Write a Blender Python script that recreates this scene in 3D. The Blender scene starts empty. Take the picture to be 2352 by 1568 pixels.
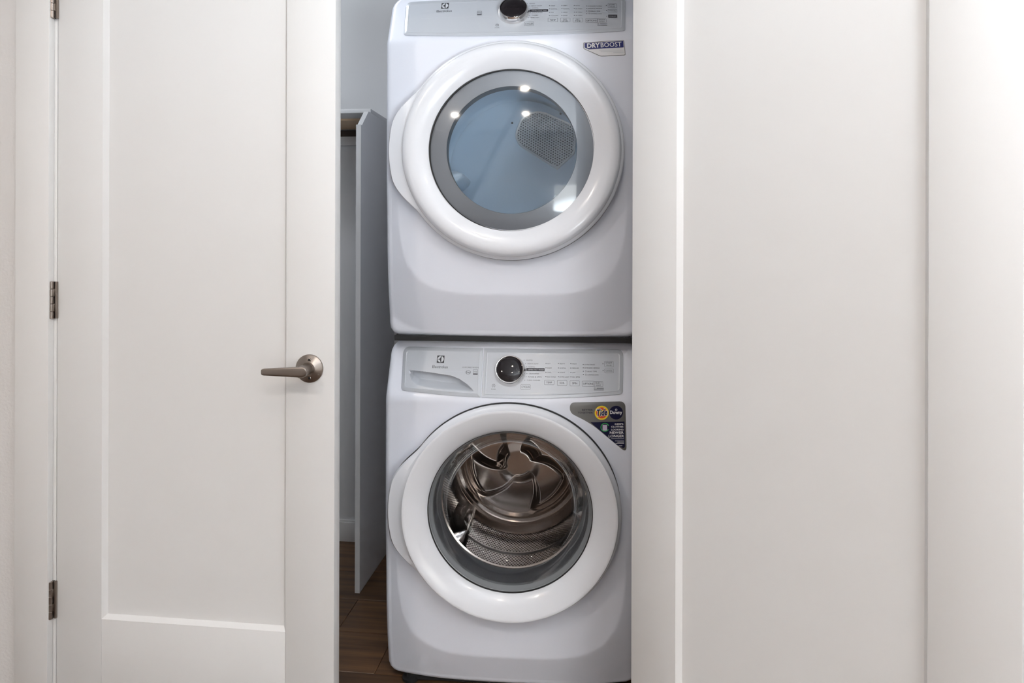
import bpy, bmesh, math, random
from mathutils import Vector, Matrix

random.seed(4)
S = bpy.context.scene
COL = S.collection
R = math.radians

# ------------------------------------------------------------------ camera
cam_d = bpy.data.cameras.new('camera')
cam = bpy.data.objects.new('camera', cam_d)
COL.objects.link(cam)
cam.location = (0, 0, 1.235)
cam.rotation_euler = (R(90), -0.0029, R(6.6))
cam_d.sensor_width = 36
cam_d.lens = 24
cam_d.shift_y = -0.0889
cam_d.clip_start = 0.02
S.camera = cam

# ------------------------------------------------------------------ world, light, exposure
W = bpy.data.worlds.new('world')
S.world = W
W.use_nodes = True
W.node_tree.nodes['Background'].inputs[0].default_value = (0.75, 0.86, 1.0, 1)
W.node_tree.nodes['Background'].inputs[1].default_value = 1.0
S.view_settings.view_transform = 'Standard'
S.view_settings.look = 'None'
S.view_settings.gamma = 1
S.view_settings.use_curve_mapping = False
S.view_settings.exposure = -0.06


def area(name, loc, rot, sx, sy, power, col, shape='RECTANGLE'):
    d = bpy.data.lights.new(name, 'AREA')
    d.shape = shape
    d.size = sx
    d.size_y = sy
    d.energy = power
    d.color = col
    o = bpy.data.objects.new(name, d)
    COL.objects.link(o)
    o.location = loc
    o.rotation_euler = rot
    return o


# added fill standing in for bounce flash, behind and to the right of the camera
WX0, WX1, WZ0, WZ1, WY = 0.85, 1.85, 0.06, 1.06, -1.7
# (aimed up to bounce off the ceiling, plus low fill and glass glare)
for nm, pw_, aim, spr, col in [('ceiling_bounce_fill', 360, (1.2, -1.5, 2.6), 100, (0.86, 0.93, 1.0)), ('ceiling_front_fill', 39, (0.1, 0.1, 2.6), 62, (0.86, 0.93, 1.0)),
                               ('low_glare_fill', 9, (-0.6, 1.57, 0.2), 130, (1.0, 0.95, 0.88))]:
    wl = area(nm, ((WX0 + WX1) / 2, WY - 0.25, (WZ0 + WZ1) / 2), (0, 0, 0), 0.95, 0.95, pw_, col)
    wl.rotation_euler = (Vector(aim) - wl.location).to_track_quat('-Z', 'Y').to_euler()
    wl.data.spread = R(spr)
CANS = [(-0.09, 0.44), (0.0, -0.49), (-1.4, -0.35), (1.3, -0.35)]  # the right-end lamp is an unseen extra for soft light
CAN_POWER = [2.5, 8.0, 14.0, 4.5]
CEIL = 2.6

# ------------------------------------------------------------------ materials
MATS = {}


def mat(name, col, rough=0.5, metal=0.0, coat=0.0, bump=0.0, bscale=200.0, emis=None, estr=0.0, spec=0.5, aniso=0.0):
    m = bpy.data.materials.new(name)
    m.use_nodes = True
    nt = m.node_tree
    b = nt.nodes['Principled BSDF']
    b.inputs['Base Color'].default_value = (*col, 1)
    b.inputs['Roughness'].default_value = rough
    b.inputs['Metallic'].default_value = metal
    b.inputs['Coat Weight'].default_value = coat
    b.inputs['Coat Roughness'].default_value = 0.06
    b.inputs['Specular IOR Level'].default_value = spec
    if emis:
        b.inputs['Emission Color'].default_value = (*emis, 1)
        b.inputs['Emission Strength'].default_value = estr
    if bump:
        tc = nt.nodes.new('ShaderNodeTexCoord')
        n = nt.nodes.new('ShaderNodeTexNoise')
        n.inputs['Scale'].default_value = bscale
        n.inputs['Detail'].default_value = 3
        bp = nt.nodes.new('ShaderNodeBump')
        bp.inputs['Strength'].default_value = bump
        bp.inputs['Distance'].default_value = 0.002
        nt.links.new(tc.outputs['Object'], n.inputs['Vector'])
        nt.links.new(n.outputs['Fac'], bp.inputs['Height'])
        nt.links.new(bp.outputs['Normal'], b.inputs['Normal'])
    MATS[name] = m
    return m


def glass(name, tint, refl=1.0, rough=0.02):
    m = bpy.data.materials.new(name)
    m.use_nodes = True
    nt = m.node_tree
    for n in list(nt.nodes):
        nt.nodes.remove(n)
    out = nt.nodes.new('ShaderNodeOutputMaterial')
    mix = nt.nodes.new('ShaderNodeMixShader')
    tr = nt.nodes.new('ShaderNodeBsdfTransparent')
    tr.inputs[0].default_value = (*tint, 1)
    gl = nt.nodes.new('ShaderNodeBsdfGlossy')
    gl.inputs['Roughness'].default_value = rough
    gl.inputs['Color'].default_value = (1, 1, 1, 1)
    fr = nt.nodes.new('ShaderNodeFresnel')
    fr.inputs['IOR'].default_value = 1.5
    mu = nt.nodes.new('ShaderNodeMath')
    mu.operation = 'MULTIPLY'
    mu.inputs[1].default_value = refl
    nt.links.new(fr.outputs[0], mu.inputs[0])
    nt.links.new(mu.outputs[0], mix.inputs[0])
    nt.links.new(tr.outputs[0], mix.inputs[1])
    nt.links.new(gl.outputs[0], mix.inputs[2])
    nt.links.new(mix.outputs[0], out.inputs[0])
    MATS[name] = m
    return m


def wood(name, c0, c1, scale=1.0):
    m = mat(name, c0, 0.42)
    nt = m.node_tree
    b = nt.nodes['Principled BSDF']
    tc = nt.nodes.new('ShaderNodeTexCoord')
    mp = nt.nodes.new('ShaderNodeMapping')
    mp.inputs['Scale'].default_value = (1.6 * scale, 34 * scale, 10)
    oi = nt.nodes.new('ShaderNodeObjectInfo')
    ad = nt.nodes.new('ShaderNodeVectorMath')
    ad.operation = 'ADD'
    sc = nt.nodes.new('ShaderNodeVectorMath')
    sc.operation = 'SCALE'
    sc.inputs['Scale'].default_value = 40.0
    cb = nt.nodes.new('ShaderNodeCombineXYZ')
    n = nt.nodes.new('ShaderNodeTexNoise')
    n.inputs['Scale'].default_value = 1.0
    n.inputs['Detail'].default_value = 6
    n.inputs['Roughness'].default_value = 0.62
    rp = nt.nodes.new('ShaderNodeValToRGB')
    rp.color_ramp.elements[0].position = 0.30
    rp.color_ramp.elements[0].color = (*c0, 1)
    rp.color_ramp.elements[1].position = 0.72
    rp.color_ramp.elements[1].color = (*c1, 1)
    hv = nt.nodes.new('ShaderNodeHueSaturation')
    mr = nt.nodes.new('ShaderNodeMapRange')
    mr.inputs['To Min'].default_value = 0.75
    mr.inputs['To Max'].default_value = 1.25
    L = nt.links.new
    L(tc.outputs['Object'], mp.inputs['Vector'])
    L(oi.outputs['Random'], cb.inputs[0])
    L(oi.outputs['Random'], cb.inputs[1])
    L(cb.outputs[0], sc.inputs[0])
    L(mp.outputs[0], ad.inputs[0])
    L(sc.outputs[0], ad.inputs[1])
    L(ad.outputs[0], n.inputs['Vector'])
    L(n.outputs['Fac'], rp.inputs['Fac'])
    L(rp.outputs[0], hv.inputs['Color'])
    L(oi.outputs['Random'], mr.inputs['Value'])
    L(mr.outputs[0], hv.inputs['Value'])
    L(hv.outputs[0], b.inputs['Base Color'])
    bp = nt.nodes.new('ShaderNodeBump')
    bp.inputs['Strength'].default_value = 0.15
    bp.inputs['Distance'].default_value = 0.001
    L(n.outputs['Fac'], bp.inputs['Height'])
    L(bp.outputs[0], b.inputs['Normal'])
    return m


mat('wall', (0.78, 0.765, 0.755), 0.75, bump=0.5, bscale=130)
mat('closet_wall', (0.78, 0.78, 0.79), 0.7, bump=0.1, bscale=150)
mat('ceiling_paint', (0.86, 0.86, 0.86), 0.85)
mat('trim_paint', (0.84, 0.835, 0.83), 0.32)
mat('door_paint', (0.80, 0.797, 0.795), 0.5, spec=0.3)
mat('melamine', (0.74, 0.74, 0.75), 0.4)
mat('enamel', (0.83, 0.86, 0.95), 0.30, coat=0.12)
mat('white_plastic', (0.84, 0.86, 0.91), 0.22, coat=0.25)
mat('console_silver', (0.54, 0.57, 0.62), 0.28, coat=0.35)
mat('chrome', (0.85, 0.83, 0.82), 0.08, 1.0)
mat('black_gloss', (0.014, 0.011, 0.013), 0.05, spec=0.35)
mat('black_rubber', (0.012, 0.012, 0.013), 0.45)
mat('grey_rubber', (0.095, 0.10, 0.11), 0.35)
mat('grey_plastic', (0.24, 0.25, 0.265), 0.25)
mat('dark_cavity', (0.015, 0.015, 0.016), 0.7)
mat('steel', (0.50, 0.45, 0.42), 0.15, 1.0)
mat('steel_shaded', (0.33, 0.315, 0.31), 0.14, 1.0)  # same drum steel, darkened in colour for the low light on its wall
mat('drum_paint', (0.67, 0.80, 0.93), 0.30)
mat('drum_grille', (0.80, 0.80, 0.80), 0.35, 0.25)
mat('tint_border', (0.34, 0.345, 0.37), 0.3, coat=0.3)
mat('nickel', (0.30, 0.262, 0.236), 0.32, 1.0)
mat('ink', (0.03, 0.03, 0.04), 0.5)
mat('ink_grey', (0.10, 0.10, 0.12), 0.5)
mat('ink_pale', (0.62, 0.64, 0.68), 0.5)
mat('print_white', (0.82, 0.82, 0.84), 0.4)
mat('print_navy', (0.006, 0.007, 0.040), 0.4, spec=0.3)
mat('print_blue', (0.030, 0.036, 0.17), 0.4, spec=0.3)
mat('print_silver', (0.19, 0.187, 0.183), 0.35, 0.5)
mat('print_yellow', (0.95, 0.70, 0.03), 0.4)
mat('print_red', (0.75, 0.07, 0.02), 0.4)
mat('print_green', (0.05, 0.45, 0.12), 0.4)
mat('print_lilac', (0.62, 0.55, 0.70), 0.4)
mat('dark_brown', (0.05, 0.032, 0.024), 0.5)
mat('lamp_lens', (1, 1, 1), 0.4, emis=(1.0, 0.72, 0.42), estr=30)
mat('closet_fill_lens', (1, 1, 1), 0.4, emis=(0.88, 0.94, 1.0), estr=6)
glass('door_glass_clear', (0.94, 0.97, 0.99), 1.0, 0.07)
glass('bowl_glass', (0.88, 0.89, 0.90), 0.32, 0.03)
glass('window_glass', (0.96, 0.98, 0.98))
wood('floor_wood', (0.048, 0.023, 0.0105), (0.18, 0.092, 0.042))
wood('beige_grain', (0.70, 0.50, 0.32), (0.80, 0.60, 0.41), 0.5)

# ------------------------------------------------------------------ helpers


def link(name, me, m=None, parent=None, smooth=None):
    o = bpy.data.objects.new(name, me)
    COL.objects.link(o)
    if m:
        me.materials.clear()
        me.materials.append(MATS[m])
    if smooth:
        for p in me.polygons:
            p.use_smooth = True
        me.set_sharp_from_angle(angle=R(smooth))
    if parent:
        o.parent = parent
    return o


def pyd(name, v, f, m=None, parent=None, smooth=None):
    me = bpy.data.meshes.new(name)
    me.from_pydata([tuple(a) for a in v], [], f)
    me.validate()
    bm = bmesh.new()
    bm.from_mesh(me)
    bmesh.ops.recalc_face_normals(bm, faces=bm.faces)
    bm.to_mesh(me)
    bm.free()
    return link(name, me, m, parent, smooth)


def empty(name, loc=(0, 0, 0), rz=0, parent=None):
    o = bpy.data.objects.new(name, None)
    o.empty_display_size = 0.05
    COL.objects.link(o)
    o.location = loc
    o.rotation_euler = (0, 0, rz)
    if parent:
        o.parent = parent
    return o


def tag(o, label, cat, group=None):
    o['label'] = label
    o['category'] = cat
    if group:
        o['group'] = group
    return o


def struct(o, label=None):
    o['kind'] = 'structure'
    if label:
        o['label'] = label
    return o


def bbm(a, b, bev=0.0, seg=2):
    bm = bmesh.new()
    bmesh.ops.create_cube(bm, size=1)
    for v in bm.verts:
        v.co = Vector([(a[i] + b[i]) / 2 + v.co[i] * (b[i] - a[i]) for i in range(3)])
    if bev:
        bmesh.ops.bevel(bm, geom=list(bm.edges), offset=bev, segments=seg, profile=0.5, affect='EDGES', clamp_overlap=True)
    return bm


def box(name, a, b, m, parent=None, bev=0.0, seg=2, local=True):
    """box between two corners; the origin sits at its own base centre"""
    c = Vector(((a[0] + b[0]) / 2, (a[1] + b[1]) / 2, min(a[2], b[2])))
    bm = bbm([a[i] - c[i] for i in range(3)], [b[i] - c[i] for i in range(3)], bev, seg)
    me = bpy.data.meshes.new(name)
    bm.to_mesh(me)
    bm.free()
    o = link(name, me, m, parent, 40 if bev else None)
    o.location = c
    return o


def sstep(a, b, x):
    t = min(1.0, max(0.0, (x - a) / (b - a)))
    return t * t * (3 - 2 * t)


def lathe(prof, n=128, fr=None, ez=1.0, closed=False):
    """profile of (r, out); out is towards -y. fr(k, angle, r) may move a radius."""
    v, f = [], []
    P = len(prof)
    for i in range(n):
        a = 2 * math.pi * i / n
        for k, (r, o) in enumerate(prof):
            rr = fr(k, a, r) if fr else r
            v.append((rr * math.cos(a), -o, rr * math.sin(a) * ez))
    for i in range(n):
        j = (i + 1) % n
        for k in range(P - 1):
            f.append((i * P + k, i * P + k + 1, j * P + k + 1, j * P + k))
    return v, f


def lathe_obj(name, prof, m, parent, loc=(0, 0, 0), n=128, fr=None, ez=1.0, smooth=35, rot=None):
    v, f = lathe(prof, n, fr, ez)
    me = bpy.data.meshes.new(name)
    me.from_pydata(v, [], f)
    bm = bmesh.new()
    bm.from_mesh(me)
    bmesh.ops.remove_doubles(bm, verts=bm.verts, dist=1e-6)
    bmesh.ops.recalc_face_normals(bm, faces=bm.faces)
    bm.to_mesh(me)
    bm.free()
    o = link(name, me, m, parent, smooth)
    o.location = loc
    if rot:
        o.rotation_euler = rot
    return o


def rounded(pts, rad, n=6):
    """round the corners of a polygon; rad is one number or one per corner"""
    out = []
    N = len(pts)
    for i in range(N):
        p = Vector(pts[i])
        a = Vector(pts[i - 1])
        b = Vector(pts[(i + 1) % N])
        r = rad[i] if isinstance(rad, (list, tuple)) else rad
        if r <= 0:
            out.append(tuple(p))
            continue
        da, db = (a - p), (b - p)
        t = min(r, da.length * 0.49, db.length * 0.49)
        s, e = p + da.normalized() * t, p + db.normalized() * t
        for k in range(n + 1):
            q = k / n
            out.append(tuple(s * (1 - q) ** 2 + p * 2 * q * (1 - q) + e * q ** 2))
    return out


def densify(pts, step):
    out = []
    for i in range(len(pts)):
        a, b = Vector(pts[i]), Vector(pts[(i + 1) % len(pts)])
        k = max(1, int(math.ceil((b - a).length / step)))
        for j in range(k):
            out.append(tuple(a.lerp(b, j / k)))
    return out


def inset(pts, d):
    out = []
    N = len(pts)
    ar = sum(pts[i - 1][0] * pts[i][1] - pts[i][0] * pts[i - 1][1] for i in range(N))
    s = 1 if ar > 0 else -1
    for i in range(N):
        a, b = Vector(pts[i - 1]), Vector(pts[(i + 1) % N])
        t = (b - a)
        if t.length < 1e-9:
            out.append(pts[i])
            continue
        t.normalize()
        out.append((pts[i][0] - t.y * d * s, pts[i][1] + t.x * d * s))
    return out


# ================================================================== THE SETTING
DY = 1.573               # plane of the closet front
OX0, OX1 = -1.334, 0.1195  # opening
BY = 2.805               # back wall of the closet
CX0, CX1 = -1.72, 0.32
HX0, HX1 = -2.5, 2.8
OH = 2.06                # top of the opening

floor = struct(box('floor', (HX0 - 0.1, WY - 0.1, -0.06), (HX1 + 0.1, BY + 0.1, -0.012), 'dark_cavity'), 'dark brown wood plank floor')
# planks
pw = 0.2025
y = 2.337 - 21 * pw
rows = []
while y < BY:
    rows.append(y)
    y += pw
for k, y0 in enumerate(rows):
    y1 = min(y0 + pw, BY)
    y0c = max(y0, WY)
    if y1 - y0c < 0.02:
        continue
    off = [0.31, 0.92, 0.55, 1.07, 0.12][k % 5]
    xa, xb = (HX0, HX1) if y1 < DY + 0.12 else (CX0, CX1)
    x = xa - off
    while x < xb:
        a, b = max(x, xa), min(x + 1.216, xb)
        if b - a > 0.03:
            p = box('plank', (a + 0.0006, y0c + 0.0006, -0.012), (b - 0.0006, y1 - 0.0006, 0.0), 'floor_wood', floor, bev=0.0012, seg=1)
            p.location = (p.location[0] - floor.location[0], p.location[1] - floor.location[1], -0.012 - floor.location[2])
        x += 1.216

struct(box('ceiling', (HX0 - 0.1, WY - 0.1, CEIL), (HX1 + 0.1, BY + 0.1, CEIL + 0.08), 'ceiling_paint'), 'white ceiling')
WT = 0.11
struct(box('wall_front_left', (HX0, DY, 0), (OX0 - 0.02, DY + WT, CEIL), 'wall'), 'textured off-white wall left of the closet doors')
struct(box('wall_front_right', (OX1 + 0.02, DY, 0), (HX1, DY + WT, CEIL), 'wall'), 'off-white wall right of the closet')
struct(box('wall_front_top', (OX0 - 0.02, DY, OH + 0.02), (OX1 + 0.02, DY + WT, CEIL), 'wall'), 'wall above the closet doors')
struct(box('wall_back', (CX0 - 0.08, BY, 0), (CX1 + 0.08, BY + 0.08, CEIL), 'closet_wall'), 'plain pale back wall of the closet')
struct(box('wall_left', (CX0 - 0.08, DY + WT, 0), (CX0, BY, CEIL), 'closet_wall'), 'left side wall of the closet')
struct(box('wall_right', (CX1, DY + WT, 0), (CX1 + 0.08, BY, CEIL), 'closet_wall'), 'right side wall of the closet')
struct(box('wall_hall_left', (HX0 - 0.08, WY, 0), (HX0, DY, CEIL), 'wall'))
struct(box('wall_hall_right', (HX1, WY, 0), (HX1 + 0.08, DY, CEIL), 'wall'))
# hall wall behind the camera, with an opening for the added window
wb = empty('wall_hall_back', (0, WY, 0))
struct(wb)
for nm, x0, x1, z0, z1 in [('wall_section', HX0, WX0, 0, CEIL), ('wall_section', WX1, HX1, 0, CEIL), ('wall_section', WX0, WX1, WZ1, CEIL), ('wall_section', WX0, WX1, 0, WZ0)]:
    o = box(nm, (x0, -0.1, z0), (x1, 0.0, z1), 'wall', wb)
win = empty('added_window_1', ((WX0 + WX1) / 2, WY - 0.05, WZ0))  # unseen window added to house the fill lights
struct(win, 'added window behind the camera for the fill lights')
ww, wh = WX1 - WX0, WZ1 - WZ0
for a, b in [((-ww / 2, -0.03, 0), (-ww / 2 + 0.06, 0.03, wh)), ((ww / 2 - 0.06, -0.03, 0), (ww / 2, 0.03, wh)), ((-ww / 2 + 0.06, -0.03, 0), (ww / 2 - 0.06, 0.03, 0.06)),
             ((-ww / 2 + 0.06, -0.03, wh - 0.06), (ww / 2 - 0.06, 0.03, wh))]:
    box('window_frame', a, b, 'trim_paint', win, bev=0.004)
for a, b in [((-ww / 2 + 0.06, -0.003, 0.06), (ww / 2 - 0.06, 0.003, wh - 0.06))]:
    box('pane', a, b, 'window_glass', win)

# baseboards
bb = struct(box('baseboard_back', (CX0, BY - 0.014, 0), (CX1, BY, 0.082), 'trim_paint', bev=0.002), 'white baseboard along the closet back wall')
box('baseboard_cap', ((CX0 - CX1) / 2, -0.002, 0.082), ((CX1 - CX0) / 2, 0.007, 0.0905), 'trim_paint', bb, bev=0.002)

# jambs and casing
trim = empty('trim_1', (OX0, DY, 0))
struct(trim, 'white flat casing around the closet opening')
cw = 0.0915
tx = OX0 - 0.0075


def tbox(nm, a, b, bev=0.0015):
    box(nm, (a[0] - OX0, a[1] - DY, a[2]), (b[0] - OX0, b[1] - DY, b[2]), 'trim_paint', trim, bev)


tbox('casing', (tx - cw, DY - 0.018, 0), (tx, DY, OH + 0.006 + cw))
tbox('casing', (OX1 + 0.0075, DY - 0.018, 0), (OX1 + 0.0075 + cw, DY, OH + 0.006 + cw))
tbox('casing', (tx, DY - 0.018, OH + 0.006), (OX1 + 0.0075, DY, OH + 0.006 + cw))
tbox('jamb', (OX0 - 0.02, DY + 0.0005, 0), (OX0, DY + WT, OH), 0.001)
tbox('jamb', (OX1, DY + 0.0005, 0), (OX1 + 0.02, DY + WT, OH), 0.001)
tbox('jamb', (OX0 - 0.02, DY + 0.0005, OH), (OX1 + 0.02, DY + WT, OH + 0.02), 0.001)

# ------------------------------------------------------------------ doors
DWID, DTH, DZ0, DZ1 = 0.7235, 0.035, 0.012, 2.05
ST, RB, RT = 0.122, 0.3135, 0.135


def frame_moulding(name, x0, x1, z0, z1, yf, sgn, w, rec, parent):
    """mitred sloping bevel that runs round the recessed panel"""
    o = [(x0, z0), (x1, z0), (x1, z1), (x0, z1)]
    i = [(x0 + w, z0 + w), (x1 - w, z0 + w), (x1 - w, z1 - w), (x0 + w, z1 - w)]
    v = [(p[0], yf, p[1]) for p in o] + [(p[0], yf + sgn * rec, p[1]) for p in i]
    f = [(k, (k + 1) % 4, 4 + (k + 1) % 4, 4 + k) for k in range(4)]
    # body behind the sloping face
    v += [(p[0], yf + sgn * rec, p[1]) for p in o]
    f += [(k, 8 + k, 8 + (k + 1) % 4, (k + 1) % 4) for k in range(4)]
    f += [(4 + k, 4 + (k + 1) % 4, 8 + (k + 1) % 4, 8 + k) for k in range(4)]
    return pyd(name, v, f, 'door_paint', parent)


def door(name, label, loc, rz, wid):
    """door slab from x=0 (hinge edge) to x=wid, faces at y=0 (hall side) and y=DTH"""
    d = empty(name, loc, rz)
    struct(d, label)
    rec, w = 0.0120, 0.0085
    g = 0.0004
    for x0, x1 in [(0, ST), (wid - ST, wid)]:
        box('stile', (x0, 0, DZ0), (x1, DTH, DZ1), 'door_paint', d, bev=0.0012)
    box('rail', (ST + g, 0.00015, DZ0), (wid - ST - g, DTH - 0.00015, RB), 'door_paint', d, bev=0.0006)
    box('rail', (ST + g, 0.00015, DZ1 - RT), (wid - ST - g, DTH - 0.00015, DZ1), 'door_paint', d, bev=0.0006)
    box('panel', (ST, rec, RB), (wid - ST, DTH - rec, DZ1 - RT), 'door_paint', d)
    frame_moulding('bevel_moulding', ST, wid - ST, RB, DZ1 - RT, 0.0, 1, w, rec, d)
    frame_moulding('bevel_moulding', ST, wid - ST, RB, DZ1 - RT, DTH, -1, w, rec, d)
    return d


door1 = door('door_1', 'closed white one-panel closet door with a satin nickel lever', (-1.3315, DY, 0), 0, DWID)
# right leaf swung open towards the camera: pivot on the hall face, 135 degrees
door2 = door('door_2', 'white one-panel closet door swung open towards the camera', (0.1164, 1.5725, 0), R(-45.0), 0.7245)
# door() runs +x from the pivot with y=0 the hall face; seen from the camera the closet-side face must be nearer
for c in door2.children:
    c.location.y = -c.location.y
    c.scale.y = -1

# lever set on door_1
lx, lz = -0.670 + 1.3315, 0.9505
rose = lathe_obj('lever_handle', [(0.0, 0.0115), (0.0165, 0.0115), (0.0175, 0.0105), (0.0325, 0.0055), (0.0338, 0.0042), (0.0338, 0.0), (0.0, 0.0)], 'nickel', door1, (lx, -0.0001, lz), 96)
rose['label'] = 'satin nickel dummy lever on a round rose'
neck = lathe_obj('neck', [(0.0, 0.056), (0.0125, 0.056), (0.0138, 0.0545), (0.0138, 0.0115), (0.0, 0.0115)], 'nickel', rose, (0.0, 0, 0.0), 48)
# lever blade: tapered bar with a soft rectangular section and rounded ends
lv, lf = [], []
LS = [0.0, 0.004, 0.012, 0.025, 0.045, 0.07, 0.10, 0.15, 0.3, 0.45, 0.6, 0.75, 0.88, 0.93, 0.96, 0.98, 0.993, 1.0]
n8 = 28
for t in LS:
    x = 0.0165 - t * 0.1110
    hh = 0.0132 - 0.0056 * t
    if t < 0.11:
        hh *= math.sqrt(max(0.0, 1 - ((0.11 - t) / 0.11) ** 2)) * 0.93 + 0.07
    if t > 0.93:
        hh *= math.sqrt(max(0.0, 1 - ((t - 0.93) / 0.07) ** 2)) * 0.55 + 0.45
    th = 0.0066 - 0.0018 * t
    if t > 0.96:
        th *= 1 - 0.6 * ((t - 0.96) / 0.04) ** 2
    zc = 0.0006 - 0.0016 * t
    yo = -0.0520 - 0.0035 * math.sin(t * math.pi * 0.5)
    for k in range(n8):
        a = 2 * math.pi * k / n8
        c, d = math.cos(a), math.sin(a)
        e = 0.42
        lv.append((x, yo + th * math.copysign(abs(c) ** e, c), zc + hh * math.copysign(abs(d) ** e, d)))
ns = len(LS) - 1
for i in range(ns):
    for k in range(n8):
        lf.append((i * n8 + k, i * n8 + (k + 1) % n8, (i + 1) * n8 + (k + 1) % n8, (i + 1) * n8 + k))
lf.append(tuple(range(n8)))
lf.append(tuple(ns * n8 + k for k in range(n8)))
pyd('lever', lv, lf, 'nickel', rose, 40)
for s in (1, -1):
    sc = lathe_obj('screw', [(0.0, 0.0062), (0.0016, 0.0062), (0.0021, 0.0052), (0.0032, 0.0052)], 'black_rubber', rose, (0.003, -0.0046, s * 0.0215), 24)
    sc = lathe_obj('screw_ring', [(0.0031, 0.0050), (0.0033, 0.0064), (0.0040, 0.0060), (0.0043, 0.0030)], 'nickel', rose, (0.003, -0.0046, s * 0.0215), 24)


# hinges
def hinge(zc):
    h = empty('hinge', (0, 0, 0), parent=door1)
    h.location = (-0.0105, -0.0075, zc - 0.0467)
    seg = 0.0934 / 5
    for k in range(5):
        v, f = lathe([(0.0, 0.0), (0.0055, 0.0), (0.0062, 0.0007), (0.0062, seg - 0.0010), (0.0055, seg - 0.0003), (0.0, seg - 0.0003)], 24)
        v = [(a[0], a[2], -a[1] + k * seg) for a in v]
        kn = pyd('knuckle', v, f, 'nickel', h, 35)
    # leaf with tabs reaching knuckles two and four
    lw0, lw1 = 0.0072, 0.0132
    for k in range(5):
        if k % 2 == 1:
            box('leaf_tab', (0.003, -0.0015, k * seg), (lw0 + 0.0005, 0.0045, (k + 1) * seg), 'nickel', h, bev=0.0004)
    box('leaf', (lw0 + 0.0005, 0.0015, 0.0005), (lw1, 0.0072, 0.0929), 'nickel', h, bev=0.0005)
    box('jamb_leaf', (-0.001, 0.0045, 0.0005), (lw0 - 0.001, 0.0072, 0.0929), 'black_rubber', h)


for zc in (0.3565, 1.1073, 1.8590):
    hinge(zc)

# ================================================================== CLOSET SHELF
PXR, PFY = -0.823, 2.376
shelf = tag(empty('closet_shelf', (PXR, PFY, 0)), 'white melamine closet shelf on a tall side panel behind the washer', 'shelf')


def prism_x(name, pts, x0, x1, m, parent, bev=0.0):
    n = len(pts)
    v = [(x0, p[0], p[1]) for p in pts] + [(x1, p[0], p[1]) for p in pts]
    f = [tuple(range(n)), tuple(range(2 * n - 1, n - 1, -1))] + [(k, (k + 1) % n, n + (k + 1) % n, n + k) for k in range(n)]
    o = pyd(name, v, f, m, parent)
    return o


dep = BY - PFY - 0.002
prism_x('side_panel', [(0, 0.001), (dep, 0.001), (dep, 1.7500), (0.085, 1.7500), (0.012, 1.686), (0, 1.686)], -0.018, 0, 'melamine', shelf)
SX0 = CX0 - PXR
box('shelf_board', (SX0 + 0.001, 0.108, 1.7502), (0.0, dep, 1.7655), 'melamine', shelf, bev=0.0008)
box('beige_strip', (SX0 + 0.001, 0.212, 1.7425), (-0.0185, dep - 0.02, 1.7500), 'beige_grain', shelf)  # beige band under the rear of the shelf board
box('dark_strip', (SX0 + 0.001, dep - 0.006, 1.7145), (-0.0185, dep, 1.7425), 'dark_brown', shelf)  # dark brown band on the wall above the cleat
box('cleat', (SX0 + 0.001, dep - 0.018, 1.677), (-0.0185, dep, 1.7140), 'melamine', shelf, bev=0.001)

# ================================================================== MACHINES
LEAN = math.tan(R(27))
CL, SL = math.cos(R(27)), math.sin(R(27))
BOW = 0.017
HW = 0.355
EZ = 0.974


class Surf:
    def __init__(s, zl, zt, b):
        s.zl, s.zt, s.b = zl, zt, b

    def lean(s, z):
        a, b = s.zl - 0.01, s.zl + 0.01
        if z < a:
            return 0.0
        if z < b:
            return LEAN * (z - a) ** 2 / (2 * (b - a))
        return LEAN * (z - s.zl)

    def y(s, x, z):
        y = BOW * (x / 0.345) ** 2 + s.lean(z)
        n = 4.3
        f = ((abs(x) / 0.318) ** n + (max(0.0, s.zt - z) / s.b) ** n) ** (1 / n)
        d = (f - 1) * s.b
        if d > -0.004:
            d = d if d > 0.004 else (d + 0.004) ** 2 / 0.016
            y += 0.36 * min(d, 0.12) * (1 - sstep(0.30, 0.47, z))
        return y


def text_mesh(s, bold=0.0):
    c = bpy.data.curves.new('t', 'FONT')
    c.body = s
    c.size = 1.0
    c.resolution_u = 2
    c.offset = bold
    o = bpy.data.objects.new('t', c)
    COL.objects.link(o)
    dg = bpy.context.evaluated_depsgraph_get()
    me = bpy.data.meshes.new_from_object(o.evaluated_get(dg))
    v = [tuple(a.co) for a in me.vertices]
    f = [tuple(p.vertices) for p in me.polygons]
    bpy.data.objects.remove(o)
    bpy.data.curves.remove(c)
    bpy.data.meshes.remove(me)
    return v, f


TCACHE = {}


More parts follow.
